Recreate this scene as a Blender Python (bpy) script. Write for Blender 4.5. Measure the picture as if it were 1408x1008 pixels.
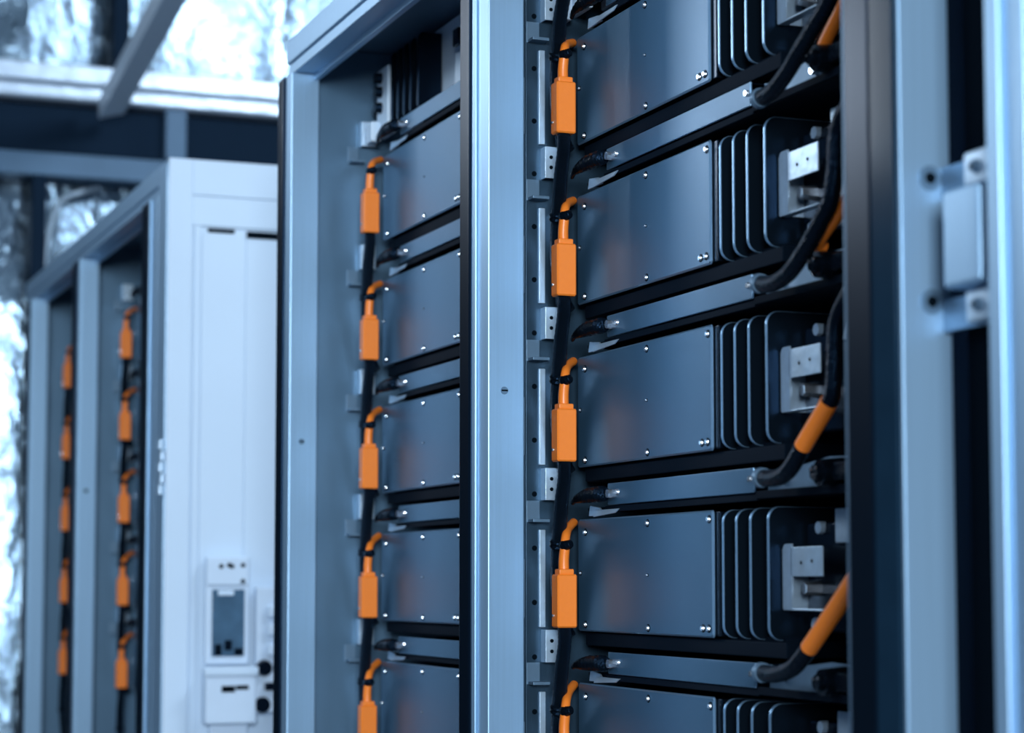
import bpy, bmesh, math, random
from mathutils import Vector, Matrix
random.seed(4)
S = bpy.context.scene
COL = S.collection
for o in list(bpy.data.objects): bpy.data.objects.remove(o)

# ------------------------------------------------------------------ camera
YAW, TILT = math.radians(21.36), math.radians(4.36)
fwd = Vector((-math.cos(YAW)*math.cos(TILT), math.sin(YAW)*math.cos(TILT), math.sin(TILT)))
cam_d = bpy.data.cameras.new('camera'); cam = bpy.data.objects.new('camera', cam_d); COL.objects.link(cam)
cam.location = (0, 0, 1.25); cam.rotation_euler = fwd.to_track_quat('-Z', 'Y').to_euler()
cam_d.sensor_width = 36; cam_d.lens = 2900/1408*36; cam_d.shift_y = 77/1408
cam_d.clip_start = .05; cam_d.clip_end = 60
cam_d.dof.use_dof = True; cam_d.dof.focus_distance = 3.15; cam_d.dof.aperture_fstop = 3.8
S.camera = cam

# ------------------------------------------------------------------ world, lights, exposure
S.view_settings.view_transform = 'Standard'; S.view_settings.look = 'None'
S.view_settings.exposure = 0.14; S.view_settings.gamma = 1.0; S.view_settings.use_curve_mapping = False
w = bpy.data.worlds.new('hall_light'); S.world = w; w.use_nodes = True
nt = w.node_tree; nt.nodes.clear()
wo = nt.nodes.new('ShaderNodeOutputWorld'); bg = nt.nodes.new('ShaderNodeBackground')
tc = nt.nodes.new('ShaderNodeTexCoord'); sp = nt.nodes.new('ShaderNodeSeparateXYZ'); cr = nt.nodes.new('ShaderNodeValToRGB')
mr = nt.nodes.new('ShaderNodeMapRange'); mr.inputs[1].default_value = -1; mr.inputs[2].default_value = 1
nt.links.new(tc.outputs['Generated'], sp.inputs[0]); nt.links.new(sp.outputs['Z'], mr.inputs[0])
nt.links.new(mr.outputs[0], cr.inputs[0]); nt.links.new(cr.outputs[0], bg.inputs[0]); nt.links.new(bg.outputs[0], wo.inputs[0])
e = cr.color_ramp.elements
e[0].position = .40; e[0].color = (.003, .008, .018, 1)
e[1].position = .75; e[1].color = (.055, .125, .24, 1)
m_ = cr.color_ramp.elements.new(.52); m_.color = (.022, .055, .115, 1)
bg.inputs[1].default_value = 1.0

def area(name, loc, target, sx, sy, power, colour):
    d = bpy.data.lights.new(name, 'AREA'); d.shape = 'RECTANGLE'; d.size = sx; d.size_y = sy
    d.energy = power; d.color = colour
    o = bpy.data.objects.new(name, d); COL.objects.link(o); o.location = loc
    o.rotation_euler = (Vector(target)-Vector(loc)).to_track_quat('-Z', 'Y').to_euler()
    return o
area('hall_lamp_entrance', (3.5, -1.2, 2.45), (-4, 1.2, 1.4), 1.7, 1.7, 430, (.80, .91, 1.0))
area('aisle_fill_light', (-3.2, -2.4, 3.2), (-3.0, 1.2, 1.7), 2.6, .8, 42, (.74, .88, 1.0))  # added fill light for the aisle-facing fronts, no lamp in view
area('panel_reflection_light', (-7.3, -1.5, 3.30), (-2.8, 1.2, 2.0), .9, .8, 36, (.80, .90, 1.0))  # added unseen light, placed to mirror in the upper module panels
area('foil_reflection_light', (-2.6, 4.0, 5.3), (-9, 2.3, 3.4), 1.3, 1.0, 150, (.80, .90, 1.0))  # added unseen light, aimed at the end wall to brighten the foil

# ------------------------------------------------------------------ materials
def mat(name, col, rough=.5, metal=0., bump=0., bscale=40., stretch=(1, 1, 1), var=0., coat=0., detail=3., spec=.5):
    m = bpy.data.materials.new(name); m.use_nodes = True
    n = m.node_tree; b = n.nodes['Principled BSDF']
    b.inputs['Base Color'].default_value = (*col, 1); b.inputs['Roughness'].default_value = rough
    b.inputs['Metallic'].default_value = metal; b.inputs['Coat Weight'].default_value = coat
    b.inputs['Specular IOR Level'].default_value = spec
    t = n.nodes.new('ShaderNodeTexCoord'); mp = n.nodes.new('ShaderNodeMapping'); mp.inputs['Scale'].default_value = stretch
    nz = n.nodes.new('ShaderNodeTexNoise'); nz.inputs['Scale'].default_value = bscale; nz.inputs['Detail'].default_value = detail
    n.links.new(t.outputs['Object'], mp.inputs[0]); n.links.new(mp.outputs[0], nz.inputs[0])
    if bump:
        bp = n.nodes.new('ShaderNodeBump'); bp.inputs['Strength'].default_value = bump; bp.inputs['Distance'].default_value = .01
        n.links.new(nz.outputs[0], bp.inputs['Height']); n.links.new(bp.outputs[0], b.inputs['Normal'])
    if var:
        mx = n.nodes.new('ShaderNodeMix'); mx.data_type = 'RGBA'
        mx.inputs['A'].default_value = (*[c*(1-var) for c in col], 1); mx.inputs['B'].default_value = (*[min(1, c*(1+var)) for c in col], 1)
        n.links.new(nz.outputs[0], mx.inputs['Factor']); n.links.new(mx.outputs['Result'], b.inputs['Base Color'])
    return m
M = {}
M['alu'] = mat('satin_aluminium', (.31, .49, .68), .38, .55, .012, 6, (40, 40, .6), .08)
M['alu_dark'] = mat('dull_aluminium', (.13, .22, .32), .45, .5, .03, 8, (10, 10, 1), .1)
M['panel'] = mat('anthracite_powder_coat', (.054, .130, .218), .36, .45, .06, 900, (1, 1, 1), .08)
M['fin'] = mat('black_anodised_fin', (.003, .006, .010), .3, 0, .03, 300, (1, 1, 1), .05, spec=.25)
M['edge'] = mat('painted_edge_highlight', (.22, .38, .56), .32, .7, .03, 200, (1, 1, 1), .1)  # pale tone paints edge highlights on fins, panels and rails
M['black'] = mat('black_painted_steel', (.002, .004, .007), .24, 0, .03, 200, spec=.25)
M['matt'] = mat('matt_black_steel', (.002, .004, .007), .75, 0, .03, 200, spec=.2)
M['rubber'] = mat('black_rubber', (.002, .004, .007), .24, 0, .25, 260, spec=.22)
M['seal'] = mat('gloss_black_gasket', (.002, .005, .010), .28, 0, 0, 200, spec=.25)
M['braid'] = mat('black_braided_sleeve', (.003, .006, .010), .24, 0, .8, 700, spec=.5)
M['orange'] = mat('orange_plastic', (1.0, .235, .024), .36, 0, .03, 120, (1, 1, 1), .06)
M['galv'] = mat('galvanised_steel', (.46, .60, .74), .36, .55, .08, 60, (1, 1, 1), .15)
M['white'] = mat('white_enamel', (.58, .71, .85), .40, 0, .02, 4, (1, 1, 1), .04)
M['screw'] = mat('bright_screw_steel', (.75, .82, .90), .20, .9)
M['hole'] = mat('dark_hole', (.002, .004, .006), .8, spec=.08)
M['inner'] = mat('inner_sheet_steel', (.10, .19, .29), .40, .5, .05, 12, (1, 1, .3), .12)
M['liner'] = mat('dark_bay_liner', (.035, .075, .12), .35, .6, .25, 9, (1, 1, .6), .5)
M['shade_blue'] = mat('painted_shade_navy', (.008, .024, .045), .12, 0, 0, 20, (1, 1, 1), .2, spec=.3)  # navy tone for the painted shade on the right post
M['glass'] = mat('smoked_cover', (.06, .12, .19), .12, 0, .2, 30, (1, 1, 1), .4)
M['plastic'] = mat('pale_grey_plastic', (.58, .70, .84), .42, 0, .02, 20, (1, 1, 1), .05)
M['floor'] = mat('grey_floor_coating', (.12, .15, .19), .35, 0, .05, 8, (1, 1, 1), .15)
M['steelwork'] = mat('dark_steelwork', (.006, .013, .024), .6, 0, .05, 5, (1, 1, 1), .2, spec=.2)
M['beam'] = mat('painted_girt', (.07, .15, .25), .5, .2, .06, 6, (1, 1, 1), .2)
M['girt'] = mat('bright_zinc_girt', (.52, .64, .78), .34, .6, .35, 5, (1, 2, 6), .15)
M['ceil'] = mat('ceiling_sheet', (.30, .36, .42), .6)

def foil():
    m = bpy.data.materials.new('crumpled_foil_insulation'); m.use_nodes = True
    n = m.node_tree; b = n.nodes['Principled BSDF']
    b.inputs['Base Color'].default_value = (.20, .29, .38, 1); b.inputs['Metallic'].default_value = 1; b.inputs['Roughness'].default_value = .2
    t = n.nodes.new('ShaderNodeTexCoord')
    mp = n.nodes.new('ShaderNodeMapping'); mp.inputs['Scale'].default_value = (1, 1.6, .8); n.links.new(t.outputs['Object'], mp.inputs[0])
    a = n.nodes.new('ShaderNodeTexNoise'); a.inputs['Scale'].default_value = 3.0; a.inputs['Detail'].default_value = 6; a.inputs['Roughness'].default_value = .55; a.inputs['Distortion'].default_value = .8
    v = n.nodes.new('ShaderNodeTexVoronoi'); v.inputs['Scale'].default_value = 26; v.feature = 'SMOOTH_F1'
    n.links.new(mp.outputs[0], a.inputs[0]); n.links.new(mp.outputs[0], v.inputs[0])
    b1 = n.nodes.new('ShaderNodeBump'); b1.inputs['Strength'].default_value = 1; b1.inputs['Distance'].default_value = .03
    b2 = n.nodes.new('ShaderNodeBump'); b2.inputs['Strength'].default_value = .7; b2.inputs['Distance'].default_value = .003
    n.links.new(a.outputs[0], b1.inputs['Height']); n.links.new(v.outputs['Distance'], b2.inputs['Height'])
    n.links.new(b1.outputs[0], b2.inputs['Normal']); n.links.new(b2.outputs[0], b.inputs['Normal'])
    return m
M['foil'] = foil()
for k_ in ('matt', 'black', 'rubber', 'seal', 'fin', 'hole', 'steelwork', 'braid'):
    M[k_].node_tree.nodes['Principled BSDF'].inputs['Specular Tint'].default_value = (.22, .50, 1, 1)

# ------------------------------------------------------------------ mesh helpers
class MB:
    def __init__(s): s.bm = bmesh.new()
    def _add(s, t):
        me = bpy.data.meshes.new('tmp'); t.to_mesh(me); t.free(); s.bm.from_mesh(me); bpy.data.meshes.remove(me)
    def box(s, x0, x1, y0, y1, z0, z1, bev=0., seg=2):
        t = bmesh.new(); bmesh.ops.create_cube(t, size=1)
        x0, x1 = sorted((x0, x1)); y0, y1 = sorted((y0, y1)); z0, z1 = sorted((z0, z1))
        bmesh.ops.scale(t, vec=(x1-x0, y1-y0, z1-z0), verts=t.verts)
        bmesh.ops.translate(t, vec=((x0+x1)/2, (y0+y1)/2, (z0+z1)/2), verts=t.verts)
        if bev: bmesh.ops.bevel(t, geom=t.edges[:], offset=min(bev, .45*min(x1-x0, y1-y0, z1-z0)), segments=seg, affect='EDGES', profile=.5)
        s._add(t); return s
    def plate(s, pts, axis, a0, a1, bev=0.):
        """polygon extruded along an axis; pts in the two remaining axes in xyz order"""
        t = bmesh.new()
        def P(u, v, a): return (a, u, v) if axis == 'x' else ((u, a, v) if axis == 'y' else (u, v, a))
        f = t.faces.new([t.verts.new(P(u, v, a0)) for u, v in pts])
        r = bmesh.ops.extrude_face_region(t, geom=[f])
        d = {'x': (a1-a0, 0, 0), 'y': (0, a1-a0, 0), 'z': (0, 0, a1-a0)}[axis]
        bmesh.ops.translate(t, vec=d, verts=[v for v in r['geom'] if isinstance(v, bmesh.types.BMVert)])
        bmesh.ops.recalc_face_normals(t, faces=t.faces)
        if bev: bmesh.ops.bevel(t, geom=t.edges[:], offset=bev, segments=1, affect='EDGES')
        s._add(t); return s
    def cyl(s, p0, p1, r0, r1=None, seg=16):
        p0, p1 = Vector(p0), Vector(p1); d = p1-p0
        t = bmesh.new(); bmesh.ops.create_cone(t, cap_ends=True, segments=seg, radius1=r0, radius2=r0 if r1 is None else r1, depth=d.length)
        bmesh.ops.transform(t, matrix=Matrix.Translation((p0+p1)/2) @ d.to_track_quat('Z', 'Y').to_matrix().to_4x4(), verts=t.verts)
        s._add(t); return s
    def tube(s, pts, r, seg=14, sub=8, rib=0.):
        P = [Vector(p) for p in pts]; R = r if isinstance(r, (list, tuple)) else [r]*len(P)
        Q = []; RR = []
        for i in range(len(P)-1):
            a, b, c, d = P[max(i-1, 0)], P[i], P[i+1], P[min(i+2, len(P)-1)]
            for k in range(sub):
                u = k/sub
                Q.append(.5*((2*b)+(c-a)*u+(2*a-5*b+4*c-d)*u*u+(3*b-a-3*c+d)*u**3)); RR.append(R[i]*(1-u)+R[i+1]*u)
        Q.append(P[-1]); RR.append(R[-1])
        t = bmesh.new(); rings = []; n = None
        for i, q in enumerate(Q):
            tan = (Q[min(i+1, len(Q)-1)]-Q[max(i-1, 0)]).normalized()
            if n is None: n = tan.orthogonal().normalized()
            n = (n-tan*n.dot(tan)).normalized(); bn = tan.cross(n)
            rr = RR[i]*(1+(rib if i % 2 else -rib))
            rings.append([t.verts.new(q+(n*math.cos(2*math.pi*k/seg)+bn*math.sin(2*math.pi*k/seg))*rr) for k in range(seg)])
        for A, B in zip(rings, rings[1:]):
            for k in range(seg): t.faces.new((A[k], A[(k+1) % seg], B[(k+1) % seg], B[k]))
        t.faces.new(rings[0][::-1]); t.faces.new(rings[-1])
        s._add(t); return s
    def build(s, name, m, parent=None, loc=None, smooth=True):
        me = bpy.data.meshes.new(name); s.bm.to_mesh(me); s.bm.free()
        o = bpy.data.objects.new(name, me); COL.objects.link(o); me.materials.append(M[m] if isinstance(m, str) else m)
        if smooth:
            for p in me.polygons: p.use_smooth = True
            me.set_sharp_from_angle(angle=math.radians(32))
            wn = o.modifiers.new('flat_faces', 'WEIGHTED_NORMAL'); wn.keep_sharp = True; wn.weight = 100
        if parent: o.parent = parent
        if loc: o.location = loc
        return o
def edged(o, axis):  # gives rim faces the painted highlight colour
    o.data.materials.append(M['edge'])
    for p in o.data.polygons:
        if abs(p.normal[axis]) < .9: p.material_index = 1
def tag(o, label=None, cat=None, group=None, kind=None):
    if label: o['label'] = label
    if cat: o['category'] = cat
    if group: o['group'] = group
    if kind: o['kind'] = kind
    return o
def thing(name, loc, label, cat, group=None):
    o = bpy.data.objects.new(name, None); o.empty_display_size = .05; COL.objects.link(o); o.location = loc
    return tag(o, label, cat, group)
KIDS = {}
def copy_tree(o, parent=None):
    c = o.copy(); COL.objects.link(c)
    if parent: c.parent = parent
    for ch in list(o.children): copy_tree(ch, c)
    return c
def struct(o): o['kind'] = 'structure'; return o
def screw(mb, x, y, z, ax, r=.0036, h=.0022):
    d = {'x': (h, 0, 0), '-y': (0, -h, 0), '-z': (0, 0, -h)}[ax]
    p = Vector((x, y, z)); q = p+Vector(d)
    mb.cyl(p, q, r, r*.72, 12)

# ------------------------------------------------------------------ the hall
struct(MB().box(-9.1, 6, -5, 4.7, -.1, 0).build('floor', 'floor'))
struct(MB().box(-9.15, 6, -5, 4.7, 6.0, 6.1).build('ceiling', 'ceil'))
struct(MB().box(-9.12, 6, 4.6, 4.7, 0, 6.0).build('wall_back', 'ceil'))
bm = bmesh.new()                                       # insulated end wall, softly creased sheets
NY, NZ = 150, 90
from mathutils import noise
g = []
for i in range(NY+1):
    row = []
    for j in range(NZ+1):
        y = -4.9+9.5*i/NY; z = 6.0*j/NZ
        s_ = abs(((y-.23) % .62)-.31)
        dx = .025*noise.noise(Vector((y*1.3, z*.9, 2)))+.008*noise.noise(Vector((y*4.1, z*3.0, 7)))-.03*max(0, 1-s_/.07)
        row.append(bm.verts.new((-9+dx, y, z)))
    g.append(row)
for i in range(NY):
    for j in range(NZ): bm.faces.new((g[i][j], g[i+1][j], g[i+1][j+1], g[i][j+1]))
r = bmesh.ops.extrude_face_region(bm, geom=bm.faces[:])
for v in r['geom']:
    if isinstance(v, bmesh.types.BMVert): v.co.x = -9.12
bmesh.ops.recalc_face_normals(bm, faces=bm.faces)
mb = MB(); mb.bm.free(); mb.bm = bm
we = struct(mb.build('wall_end', 'foil')); we.data.materials.append(M['steelwork'])
for p in we.data.polygons:
    if p.center.y < .95: p.material_index = 1  # unseen aisle side darkened to keep bright foil reflections off the seals
# girts and header across the end wall
b = MB(); b.box(-8.93, -8.80, -4.9, 4.6, 3.345, 3.427, .012, 2); b.box(-8.93, -8.77, -4.9, 4.6, 3.262, 3.335, .02, 3)
struct(b.build('trim_1', 'girt'))
struct(MB().box(-8.95, -8.84, -4.9, 4.6, 3.055, 3.255, .004).build('trim_2', 'steelwork'))
b = MB(); b.box(-8.95, -8.80, -4.9, 4.6, 2.945, 3.045, .008)
struct(b.build('trim_3', 'beam'))
struct(MB().box(-8.86, -8.79, 1.855, 1.945, 3.05, 3.30, .006).build('trim_4', 'beam'))
struct(MB().box(-8.93, -8.80, 1.63, 1.70, 3.42, 6.0, .006).build('trim_5', 'steelwork'))
struct(MB().box(-8.93, -8.80, 1.30, 1.36, 0, 2.95, .006).build('trim_6', 'steelwork'))

# brace over the girt
b = MB(); A = Vector((-8.66, 1.600, 3.22)); B = Vector((-7.3, 1.64, 3.50))
d = (B-A).normalized(); sd = Vector((0, 1, 0)); up = d.cross(sd)
bm2 = bmesh.new(); prof = [(-.055, -.05), (.050, -.02), (.050, .03), (.042, .03), (.042, -.012), (-.047, -.040), (-.047, .04), (-.055, .04)]
vs = [bm2.verts.new(A+sd*u+up*v) for u, v in prof]; f = bm2.faces.new(vs)
r = bmesh.ops.extrude_face_region(bm2, geom=[f]); bmesh.ops.translate(bm2, vec=B-A, verts=[v for v in r['geom'] if isinstance(v, bmesh.types.BMVert)])
bmesh.ops.recalc_face_normals(bm2, faces=bm2.faces); b._add(bm2)
o = b.build('ceiling_brace', 'white'); tag(o, 'pale metal channel brace slanting up across the bright wall beam', 'brace')
# hose on the end wall
o = MB().tube([(-8.9, 1.36, 2.42), (-8.9, 1.385, 2.7), (-8.9, 1.43, 2.85), (-8.9, 1.51, 2.90), (-8.93, 1.60, 2.93)], .012).build('wall_conduit', 'galv')
tag(o, 'thin pale conduit curving down the foil wall above far cabinet', 'conduit')

# ------------------------------------------------------------------ cabinets
def cabinet(name, label, posts, xl, xr, top, under, walls, screws_on=()):
    """posts: list of (x_left, x_front_right, seal_left)"""
    root = thing(name, ((xl+xr)/2, 1.5, 0), label, 'cabinet')
    ox, oy = -(xl+xr)/2, -1.5
    def P(nm, m, mbf, sm=True):
        o = mbf.build(nm, m, root); o.location = (ox, oy, 0); return o
    for (x0, x1, s0) in posts:
        b = MB(); b.box(x0, x1, 1.10, 1.158, .12, under, .003, 2)
        if x1-x0 > .05: b.box(x0+.006, x0+.020, 1.096, 1.10, .12, under, .001)
        P('post', 'alu', b)
        b = MB(); b.box(s0+.012, x0, 1.094, 1.150, .12, under-.0, .006, 3)
        P('rubber_seal', 'seal', b)
        b = MB(); b.box(s0, s0+.012, 1.100, 1.150, .12, under-.0, .002)
        P('seal_strip', 'alu_dark', b)
    b = MB(); b.box(xl, xr, 1.100, 1.158, under+.022, top, .004, 2)
    P('top_beam', 'alu', b)
    b = MB(); b.box(xl, xr, 1.106, 1.158, under, under+.022, .002); b.box(xl, xr, 1.146, 1.158, under-.012, under+.002, .001)
    P('beam_lip', 'alu', b)
    P('base_beam', 'alu_dark', MB().box(xl, xr, 1.10, 1.9, 0, .12, .003))
    P('roof_sheet', 'alu_dark', MB().box(xl, xr, 1.158, 1.9, top-.010, top-.002))
    P('back_panel', 'inner', MB().box(xl, xr, 1.89, 1.90, .12, top-.012))
    for x in walls:
        P('partition', 'liner' if x == -3.026 else ('black' if x == -1.83 else 'inner'), MB().box(x-.008, x, 1.158, 1.89, .12, top-.012))  # rightmost wall coloured black to paint the shade inside the door gap
    return root, P

near, PN = cabinet('battery_cabinet', 'tall open battery cabinet with dark modules and aluminium posts, nearest in view',
    [(-4.061, -4.020, -4.117), (-2.975, -2.910, -3.034), (-1.812, -1.767, -1.878)], -4.061, -.95, 2.340, 2.268, [-4.045, -3.026, -1.83])
PN('side_panel', 'alu', MB().box(-4.061, -4.054, 1.158, 1.9, .12, 2.33))
for nm, x, z in (('post_screw', -2.910, 1.5355), ('post_screw', -4.020, 1.529)):
    b = MB(); b.cyl((x-.001, 1.126, z), (x+.0016, 1.126, z), .0062, .0055, 16)
    s_ = PN(nm, 'alu_dark', b)
    b = MB(); b.box(x+.0012, x+.002, 1.121, 1.131, z-.0012, z+.0012); h = b.build('slot', 'hole', s_)
PN('post_shade_strip', 'shade_blue', MB().box(-1.812, -1.770, 1.094, 1.0995, .12, 2.268, .001))  # dark strip paints the shade on the right post's front face
PN('gap_shade_sheet', 'hole', MB().box(-1.762, -.96, 1.172, 1.176, .12, 2.268))  # added black sheet, stands in for interior shade behind the door gap
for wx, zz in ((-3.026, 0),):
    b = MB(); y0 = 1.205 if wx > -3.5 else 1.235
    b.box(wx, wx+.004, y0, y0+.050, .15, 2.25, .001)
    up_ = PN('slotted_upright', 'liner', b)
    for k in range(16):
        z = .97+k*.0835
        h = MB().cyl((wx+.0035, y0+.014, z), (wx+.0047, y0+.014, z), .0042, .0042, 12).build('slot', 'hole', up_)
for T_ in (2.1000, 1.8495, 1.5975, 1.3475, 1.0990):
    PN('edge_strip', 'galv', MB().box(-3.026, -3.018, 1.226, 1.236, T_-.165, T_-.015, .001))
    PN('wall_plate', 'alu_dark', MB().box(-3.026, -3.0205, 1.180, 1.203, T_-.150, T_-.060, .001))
# door right of the hinge
door = thing('cabinet_door', (-1.277, 1.10, .15), 'pale ribbed aluminium cabinet door at the right edge, beside the hinge', 'door')
door['kind'] = 'thing'
b = MB(); b.box(-.335, .335, 0, .035, 0, 2.1, .004, 2)
b.build('door_panel', 'alu', door)
for x0, x1 in ((-.335, -.314), (-.290, -.274), (-.25, -.20)):
    MB().box(x0, x1, -.006, .001, .005, 2.095, .0025, 3).build('door_rib', 'alu', door)
hinge = thing('door_hinge', (-1.686, 1.135, 1.50), 'blocky aluminium hinge screwed between the right-hand post and door', 'hinge')
MB().box(-.029, .033, -.022, .012, .030, .125, .005, 3).build('knuckle', 'alu', hinge)
for z0, z1 in ((-.004, .028), (.127, .160)):
    lg = MB().box(-.012, .030, -.008, .010, z0, z1, .003, 2).build('lug', 'galv', hinge)
    b = MB(); b.cyl((.010, -.008, (z0+z1)/2), (.010, -.013, (z0+z1)/2), .007, .0055, 16); b.build('screw', 'alu_dark', lg)
    b = MB(); b.cyl((.010, -.0128, (z0+z1)/2), (.010, -.0140, (z0+z1)/2), .003, .003, 6); b.build('recess', 'hole', lg)
for z0, z1 in ((-.004, .028), (.127, .160)): MB().box(-.081, .061, .012, .016, z0, z1, .001).build('leaf', 'alu_dark', hinge)
for z in (.026, .149):
    b = MB(); b.cyl((-.081, -.001, z), (-.0795, -.001, z), .0125, .0125, 20); sc = b.build('washer', 'alu_dark', hinge)
    MB().cyl((-.0797, -.001, z), (-.0770, -.001, z), .0062, .005, 10).build('screw', 'hole', sc)

far, PF = cabinet('battery_cabinet', 'blurred white-sided battery cabinet further down the row, behind the nearest one',
    [(-7.444, -7.405, -7.52), (-6.475, -6.435, -6.56), (-5.392, -5.296, -5.485)], -7.56, -5.165, 2.312, 2.240, [-7.54, -6.54])
PF('corner_post', 'alu', MB().box(-5.285, -5.180, 1.098, 1.16, .05, 2.30, .004, 2))
b = MB(); b.box(-5.176, -5.168, 1.10, 1.9, .05, 2.312)
side = PF('side_panel', 'white', b)
b = MB(); b.box(-5.168, -5.160, 1.100, 1.160, .05, 2.312, .003); b.box(-5.168, -5.162, 1.16, 1.9, 2.222, 2.312, .002); b.box(-5.168, -5.163, 1.16, 1.9, 2.145, 2.220, .002)
b.build('border', 'white', side)
b = MB(); b.box(-5.168, -5.164, 1.166, 1.182, .05, 2.145, .001); b.box(-5.168, -5.1645, 1.186, 1.296, .05, 2.128, .002); b.box(-5.168, -5.1655, 1.300, 1.9, .05, 2.128, .002)
b.build('leaf_panel', 'white', side)
b = MB(); b.box(-5.1675, -5.1640, 1.200, 1.268, 2.130, 2.140); b.box(-5.1675, -5.1640, 1.300, 1.42, 2.120, 2.138)
b.build('vent_slot', 'hole', side)
b = MB()
for k in range(5): b.cyl((-5.178, 1.090+.004*(k % 2), 1.47+k*.028), (-5.178, 1.090+.004*(k % 2), 1.492+k*.028), .008, .007)
PF('door_hinge_pin', 'galv', b)
# far post screw
PF('post_screw', 'hole', MB().cyl((-6.436, 1.127, 1.53), (-6.4335, 1.127, 1.53), .006))

# electrical gear on the white end panel
sw = thing('switch_box', (-5.158, 1.25, 1.06), 'pale switch box with a smoked window on the white cabinet side', 'switch box')
b = MB(); b.box(0, .020, -.052, .058, -.01, .255, .004, 3); b.box(.018, .026, -.050, .056, .185, .255, .004, 3); b.build('housing', 'plastic', sw)
MB().box(.019, .024, -.036, .046, .01, .175, .003, 2).build('window_cover', 'glass', sw)
b = MB()
for y, z in ((-.015, .232), (.005, .235), (.012, .232), (.040, .235), (.040, .195)): b.cyl((.025, y, z), (.0275, y, z), .006, .006, 10)
b.build('fixing', 'hole', sw)
b = MB(); b.box(.023, .028, -.030, -.012, .012, .040, .002); b.box(.023, .028, -.005, .014, .025, .05, .004); b.box(.023, .028, .02, .042, .012, .030, .002)
b.build('switch_gear', 'black', sw)
MB().box(.023, .0255, -.022, .018, .160, .173, .001).build('label_strip', 'white', sw)
jb = thing('junction_box', (-5.158, 1.255, .905), 'pale square junction box under the windowed switch box', 'junction box')
MB().box(0, .05, -.062, .066, 0, .135, .006, 3).build('housing', 'plastic', jb)
MB().box(.045, .056, -.066, .070, .118, .140, .004, 3).build('lid', 'white', jb)
b = MB(); b.box(.0495, .0515, -.022, .012, .078, .094, .002); b.box(.0495, .0515, .014, .046, .084, .095, .002); b.build('printed_mark', 'hole', jb)
MB().box(.004, .03, -.045, .05, -.30, -.001, .004).build('cable_duct', 'plastic', jb)
cb = thing('contactor_unit', (-5.158, 1.39, .93), 'pale terminal unit with dark contacts, half hidden by the near cabinet', 'terminal unit')
MB().box(0, .03, -.066, .08, 0, .31, .005, 3).build('housing', 'plastic', cb)
for z in (.235, .19, .14): MB().box(.028, .045, -.04, .06, z, z+.03, .005, 3).build('terminal_row', 'white', cb)
b = MB(); b.cyl((.028, -.045, .11), (.045, -.045, .11), .022, .018); b.box(.028, .046, -.045, .03, .055, .075, .004); b.cyl((.028, -.05, .02), (.04, -.05, .02), .02); b.build('contact', 'black', cb)

# ------------------------------------------------------------------ battery module
TOPS = [2.1000, 1.8495, 1.5975, 1.3475, 1.0990]
HM = .170
def rounded(x0, x1, z0, z1, r, n=5, corners=(1, 1, 1, 1)):
    pts = []
    for (cx, cz, a0, on) in ((x1-r, z1-r, 0, corners[0]), (x0+r, z1-r, 90, corners[1]), (x0+r, z0+r, 180, corners[2]), (x1-r, z0+r, 270, corners[3])):
        if on:
            for k in range(n+1):
                a = math.radians(a0+90*k/n); pts.append((cx+r*math.cos(a), cz+r*math.sin(a)))
        else:
            pts.append((cx+r*(1 if a0 in (0, 270) else -1), cz+r*(1 if a0 in (0, 90) else -1)))
    return pts
def make_module():
    root = thing('battery_module', (0, 0, 0), 'x', 'battery module')
    b = MB(); b.plate(rounded(0, .457, 0, HM, .004), 'y', 0, .005, .0022); fp = b.build('face_panel', 'panel', root); edged(fp, 1)
    for x, z in ((.030, .150), (.448, .158), (.253, .158), (.254, .006+.003), (.012, .088), (.030, .010), (.428, .012), (.445, .012), (.253, .084)):
        r = .0016 if z == .084 else (.0026 if x < .02 else .0040)
        mb = MB(); mb.cyl((x, 0, z), (x, -.0006, z), r*1.45, r*1.4, 12); nf = len(mb.bm.faces); screw(mb, x, -.0006, z, '-y', r, .0030)
        sc = mb.build('screw', 'screw', fp); sc.data.materials.append(M['hole'])
        for q in range(nf): sc.data.polygons[q].material_index = 1
    b = MB(); b.box(.008, .470, .005, .50, .002, .168, .002); b.build('casing', 'black', root)
    b = MB(); b.box(.006, .640, .010, .50, -.022, -.002, .002); b.box(.02, .62, .020, .50, -.004, .004); b.build('base_flange', 'matt', root)
    for x in (.489, .527, .566, .614):
        b = MB(); pts = rounded(0.0, .26, .000, .170, .017, 6, (0, 1, 1, 0)); b.plate(pts, 'x', x-.0055, x, .0010); edged(b.build('cooling_fin', 'fin', root), 0)
    b = MB(); b.box(.465, .612, .10, .26, .004, .166); b.build('fin_core', 'black', root)
    # side bracket of folded sheet on the last fin
    b = MB()
    b.plate(rounded(.618, .640, .040, .122, .007, 4, (0, 1, 0, 0)), 'y', .018, .0205)
    b.box(.638, .717, .018, .0205, .081, .118, .001); b.box(.618, .717, .018, .032, .0385, .041, .001); b.box(.616, .6185, .018, .060, .040, .116, .0008)
    br = b.build('side_bracket', 'galv', root)
    MB().cyl((.650, .052, .066), (.650, .030, .066), .010, .008, 6).build('bolt', 'screw', br)
    b = MB(); b.cyl((.665, .0185, .098), (.665, .0175, .098), .0022, .0022, 10); b.cyl((.692, .0185, .100), (.692, .0175, .100), .0022, .0022, 10); b.build('hole', 'hole', br)
    b = MB(); b.box(.616, .73, .052, .09, .010, .150, .006, 2); b.build('terminal_block', 'black', root)
    MB().box(.700, .738, .046, .050, .122, .165, .002).build('terminal_plate', 'galv', root)
    MB().cyl((.66, .045, .142), (.66, .056, .142), .008, .008, 8).build('bolt', 'galv', root); MB().cyl((.650, .045, .02), (.650, .056, .02), .010, .009, 8).build('bolt', 'galv', root)
    return root
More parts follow.
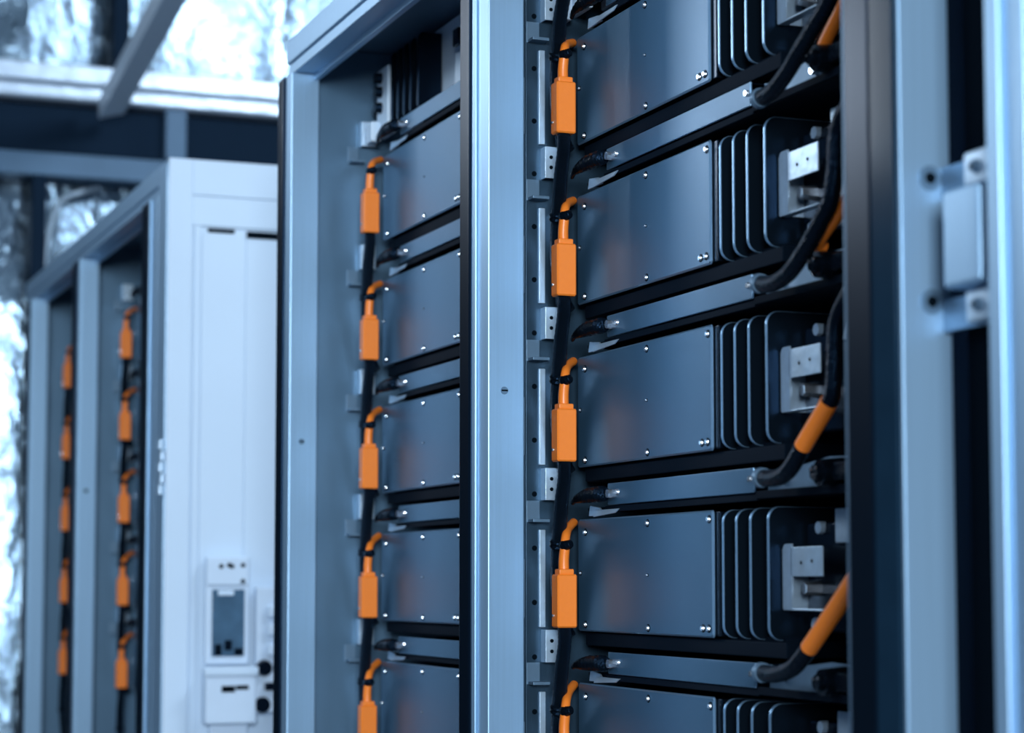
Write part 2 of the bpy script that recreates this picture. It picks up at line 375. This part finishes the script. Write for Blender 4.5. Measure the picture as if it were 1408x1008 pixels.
def make_rail():
    root = thing('module_rail', (0, 0, 0), 'x', 'rail')
    # origin: left end, on the module plane, at module top level of the module below
    b = MB(); b.box(0, .460, -.0065, -.003, .018, .050, .0013); rb = b.build('rail_bar', 'panel', root); edged(rb, 1)
    b = MB(); b.box(.001, .459, -.003, .40, .047, .0485); b.build('rail_flange', 'black', root)
    for x in (.034, .448):
        mb = MB(); screw(mb, x+.004, -.006, .036, '-y', .0050, .004); mb.build('screw', 'screw', root)
    b = MB(); b.box(-.10, .76, .006, .42, .012, .0165); b.box(.46, .80, -.004, .000, .010, .020, .001); b.box(-.02, .46, -.002, .002, .008, .017, .001); b.build('shelf_ledge', 'matt', root)
    b = MB(); b.plate([(.464, .018), (.74, .018), (.74, .052), (.62, .056), (.56, .050), (.50, .044), (.464, .048)], 'y', .012, .015, .0006); b.build('end_plate', 'alu_dark', root)
    b = MB(); b.cyl((.655, .012, .034), (.655, -.022, .034), .019, .016, 20); b.cyl((.655, -.022, .034), (.655, -.030, .034), .010, .009, 12); b.box(.672, .73, -.015, .012, .024, .046, .004); sk = b.build('socket', 'rubber', root)
    b = MB()
    for dx, dz in ((-.006, .004), (.006, .005)): b.cyl((.655+dx, -.0300, .034+dz), (.655+dx, -.0315, .034+dz), .0022, .0018, 8)
    b.build('contact_pin', 'screw', sk)
    for x in (.505, .600): MB().cyl((x, .012, .034), (x, .004, .034), .0065, .0055, 6).build('bolt', 'screw', root)
    # pale plates at the left end
    b = MB(); b.plate([(-.085, .004), (-.03, .004), (-.045, .016), (-.08, .020)], 'y', .000, .003, .0005); b.plate([(-.060, .002), (.02, .006), (.035, .012), (-.05, .012)], 'y', -.004, -.0015, .0005); b.build('left_tab', 'galv', root)
    return root
def make_clamp():
    root = thing('cable_bracket', (0, 0, 0), 'x', 'bracket')
    b = MB(); b.box(.001, .022, .0, .003, -.050, 0, .001); b.box(.020, .0225, -.0, .030, -.050, 0, .001); fb = b.build('bracket_face', 'galv', root)
    for z in (-.017, -.033): MB().cyl((.0222, .010, z), (.0232, .010, z), .0030, .0030, 10).build('hole', 'hole', fb)
    b = MB(); b.box(.0, .026, -.022, .006, -.084, -.079, .001); b.box(.0, .004, -.024, -.002, -.084, -.050, .001); b.build('ledge', 'alu_dark', root)
    return root
def make_link():
    """orange plug on a black cable; origin at the plug's top"""
    root = thing('link_cable', (0, 0, 0), 'x', 'cable')
    b = MB(); b.plate([(-.0125, -.016), (-.0085, -.016), (.013, -.016), (.013, .016), (-.0085, .016), (-.0125, .010)], 'z', -.080, 0, .0022); hs = b.build('connector_housing', 'orange', root)
    b = MB(); b.cyl((-.004, -.0155, -.062), (-.004, -.0178, -.062), .0026, .0022, 10); b.build('latch_pin', 'screw', hs)
    b = MB(); b.box(-.010, .010, -.012, .012, -.001, .008, .002, 2); b.build('collar', 'orange', root)
    b = MB(); b.tube([(-.002, 0, .006), (-.002, 0, .022), (.000, .001, .040)], [.0082, .0080, .0076]); b.build('neck', 'orange', root)
    b = MB(); b.tube([(.0, .001, .044), (-.008, .006, .058), (-.032, .020, .070), (-.058, .040, .080)], [.0072, .0068, .0068, .0068]); b.build('orange_lead', 'orange', root)
    b = MB(); b.tube([(-.012, .006, .048), (.0, .0, .043), (.012, .006, .046)], [.006, .0085, .006], rib=.04); b.build('tie', 'rubber', root)
    b = MB(); b.tube([(0, 0, -.078), (.000, 0, -.105), (-.012, .0, -.145), (-.024, .002, -.185), (-.031, .003, -.203)], [.0098, .0102, .0108, .0112, .0115], rib=.025, sub=10); b.build('upper_sleeve', 'braid', root)
    b = MB(); b.tube([(-.029, .003, -.199), (-.033, .003, -.210)], [.0135, .0130], sub=4, rib=.05); b.build('cuff', 'rubber', root)
    b = MB(); b.tube([(-.033, .003, -.205), (-.049, .008, -.232), (-.060, .012, -.265), (-.060, .018, -.31), (-.048, .030, -.345)], [.0100, .0098, .0096, .0094, .0092], rib=.02); b.build('lower_sleeve', 'braid', root)
    return root
def make_boot():
    root = thing('terminal_boot', (0, 0, 0), 'x', 'cable boot')
    b = MB(); b.tube([(-.100, -.020, .024), (-.080, -.025, .028), (-.050, -.026, .031), (-.022, -.025, .033), (.010, -.020, .034), (.020, -.018, .034)], [.003, .0045, .0085, .011, .0115, .008], rib=.09, sub=5); b.build('ribbed_boot', 'rubber', root)
    mb = MB(); mb.cyl((.028, -.020, .034), (.028, -.006, .034), .0062, .0062, 8); mb.build('nut', 'screw', root)
    return root

module0, rail0, clamp0, link0, boot0 = make_module(), make_rail(), make_clamp(), make_link(), make_boot()
used = set()
def place(proto, loc, label, group):
    if proto.name in used: o = copy_tree(proto)
    else: o = proto; used.add(proto.name)
    o.location = loc; o['label'] = label; o['group'] = group
    return o
ORD = ['topmost', 'second from top', 'third from top', 'fourth from top', 'lowest in view']
BAYS = [(0.0, 'the nearest bay', 'nearest bay'),
        (-.984, 'the bay left of the middle post', 'bay left of the middle post'),
        (-3.455, 'the far cabinet bay beside its white side', 'far bay by the white side'),
        (-4.511, 'the leftmost bay of the far cabinet', 'leftmost far bay')]
for bi, (dx, where, short) in enumerate(BAYS):
    for k, T in enumerate(TOPS):
        place(module0, (-2.985+dx, 1.276, T-HM), f'slate battery module, {ORD[k]} in {where}', f'battery modules in {short}')
        if bi < 3 and k < 5:
            place(rail0, (-2.858+dx, 1.276, T), f'slate cross rail, {ORD[k]} in {where}', f'cross rails in {short}')
            if bi < 3: place(boot0, (-2.858+dx, 1.276, T), f'black terminal boot, {ORD[k]} in {where}', f'terminal boots in {short}')
        place(link0, (-2.941+dx, 1.235, T-.084), f'orange-plugged cable, {ORD[k]} in {where}', f'orange plugged cables in {short}')
        if bi < 3:
            wx = {0: -3.0255, 1: -4.0445, 2: -6.5395}[bi]; wy = {0: 1.230, 1: 1.248, 2: 1.248}[bi]
            place(clamp0, (wx, wy, T+.080), f'pale wall bracket, {ORD[k]} in {where}', f'wall brackets in {short}')

for dx, where in ((0, 'nearest bay'),):
    root = thing('feed_cable', (-2.941+dx, 1.235, 2.1825), f'black sleeved cable entering above the topmost orange plug, {where}', 'cable')
    MB().tube([(.010, .004, .018), (.004, .002, -.020), (-.012, .0, -.060), (-.024, .002, -.100), (-.031, .003, -.118)], [.0105, .0108, .0110, .0112, .0115], rib=.025, sub=10).build('upper_sleeve', 'braid', root)
    MB().tube([(-.029, .003, -.114), (-.033, .003, -.125)], [.0135, .0130], sub=4, rib=.05).build('cuff', 'rubber', root)
    MB().tube([(-.033, .003, -.120), (-.049, .008, -.147), (-.060, .012, -.180), (-.060, .018, -.225), (-.048, .030, -.260)], [.0100, .0098, .0096, .0094, .0092], rib=.02).build('lower_sleeve', 'braid', root)

# power cables at the right of the nearest bay
def power(label, hose, orange, orange2=None, r=.0105):
    root = thing('power_cable', hose[0], label, 'cable', 'power cables at the right of the nearest bay'); O = Vector(hose[0])
    def rel(p): return [Vector(q)-O for q in p]
    MB().tube(rel(hose), r, seg=16).build('black_hose', 'rubber', root)
    b = MB(); h = rel(hose); d = (h[1]-h[0]).normalized(); b.cyl(h[0]-d*.012, h[0]+d*.004, .0085, .0085, 12); b.cyl(h[0]-d*.004, h[0]+d*.004, .013, .0125, 16); b.build('gland', 'alu_dark', root)
    if orange: MB().tube(rel(orange), r*1.04, seg=16).build('orange_sleeve', 'orange', root)
    if orange2: MB().tube(rel(orange2), r*.95, seg=16).build('upper_hose', 'rubber', root)
def at(pts, Y): return [(x, Y if not isinstance(Y, list) else Y[i], z) for i, (x, z) in enumerate(pts)]
power('black power cable rising from the topmost rail end in the nearest bay',
      at([(-2.316, 1.8572), (-2.2836, 1.8593), (-2.2405, 1.8769), (-2.1985, 1.9029), (-2.1423, 1.9365), (-2.120, 1.975), (-2.11, 2.05)], 1.24),
      None)
power('black power cable looping up between the second and third modules of the nearest bay',
      at([(-2.3204, 1.6232), (-2.2883, 1.6189), (-2.2457, 1.6266), (-2.204, 1.6498), (-2.1685, 1.6767), (-2.1441, 1.6986), (-2.1331, 1.7355), (-2.125, 1.78), (-2.09, 1.81)], 1.24), None)
power('power cable with orange sleeve curving into the rail below the third module, nearest bay',
      at([(-2.3193, 1.3804), (-2.2818, 1.3787), (-2.2488, 1.3877), (-2.2140, 1.4150)], 1.24),
      at([(-2.2160, 1.4135), (-2.1900, 1.4330), (-2.1615, 1.4542), (-2.153, 1.462)], 1.24),
      at([(-2.155, 1.460), (-2.1443, 1.4700), (-2.1401, 1.5052), (-2.1320, 1.5557), (-2.095, 1.59)], 1.24))
power('power cable with long orange sleeve curving into the rail below the fourth module',
      at([(-2.3239, 1.1401), (-2.2866, 1.1398), (-2.2429, 1.1502), (-2.2040, 1.1750)], 1.24),
      at([(-2.2060, 1.1735), (-2.1758, 1.1958), (-2.1215, 1.2368), (-2.07, 1.278)], 1.24))
def lead(label, pts):
    o = MB().tube(pts, .0085).build('orange_cable', 'orange'); tag(o, label, 'cable', 'short orange cables behind the black power cables')
lead('orange cable crossing behind the topmost black power cable of nearest bay', at([(-2.235, 1.892), (-2.2162, 1.9034), (-2.1665, 1.9338), (-2.120, 1.962)], [1.285, 1.275, 1.27, 1.26]))
lead('orange cable beside the black loop between the second and third modules', at([(-2.215, 1.655), (-2.2075, 1.6603), (-2.1569, 1.6891), (-2.10, 1.722)], [1.27, 1.26, 1.26, 1.26]))
lead('orange cable passing behind the sleeved cable under the third module', at([(-2.150, 1.452), (-2.135, 1.462), (-2.10, 1.482), (-2.06, 1.50)], [1.275, 1.275, 1.27, 1.265]))
# dark sheathed conductors running down the right of each module, behind the seal
for k, T in enumerate(TOPS):
    o = MB().tube([(-2.05, 1.30, T+.010), (-2.12, 1.295, T-.004), (-2.148, 1.29, T-.03), (-2.155, 1.288, T-.09), (-2.150, 1.288, T-.14)], .014).build('sheathed_conductor', 'rubber')
    tag(o, f'thick black conductor bent down past the nearest bay module {ORD[k]}', 'cable', 'sheathed conductors of the nearest bay')

# ------------------------------------------------------------------ control unit above the modules
def control(dx, label):
    root = thing('control_unit', (-2.985+dx, 1.276, 2.152), label, 'control unit', 'control units above the modules')
    b = MB(); b.box(-.02, .64, .050, .40, .002, .165, .002); b.build('casing', 'white', root)
    for k, x in enumerate((.055, .092, .130, .170, .215)):
        MB().plate(rounded(0, .048, .000, .150, .012, 5, (0, 1, 1, 0)), 'x', x-.010, x, .001).build('cooling_fin', 'black', root)
    b = MB(); b.plate([(.335, .006), (.455, .006), (.455, .125), (.405, .12), (.385, .075), (.340, .080)], 'y', .030, .040, .001); b.build('label_plate', 'white', root)
    MB().box(.345, .375, .022, .031, .088, .122, .003).build('terminal', 'black', root); MB().box(.405, .425, .020, .031, .045, .075, .003).build('terminal', 'black', root)
    b = MB(); b.box(-.045, .025, .0, .018, -.008, .130, .003); b.box(-.052, -.012, -.022, .0, -.020, .022, .005); bp = b.build('mounting_plate', 'white', root)
    for z in (.110, .082, .050): MB().cyl((-.016, .001, z), (-.016, -.014, z), .0115, .010, 14).build('black_cap', 'rubber', bp)
    MB().cyl((-.058, .006, .050), (-.046, .006, .050), .013, .013, 12).build('black_knob', 'rubber', bp)
    return root
control(-.984, 'finned control unit at the top of the bay left of the middle post')
control(0, 'control unit cut off by the top edge, above the nearest bay')
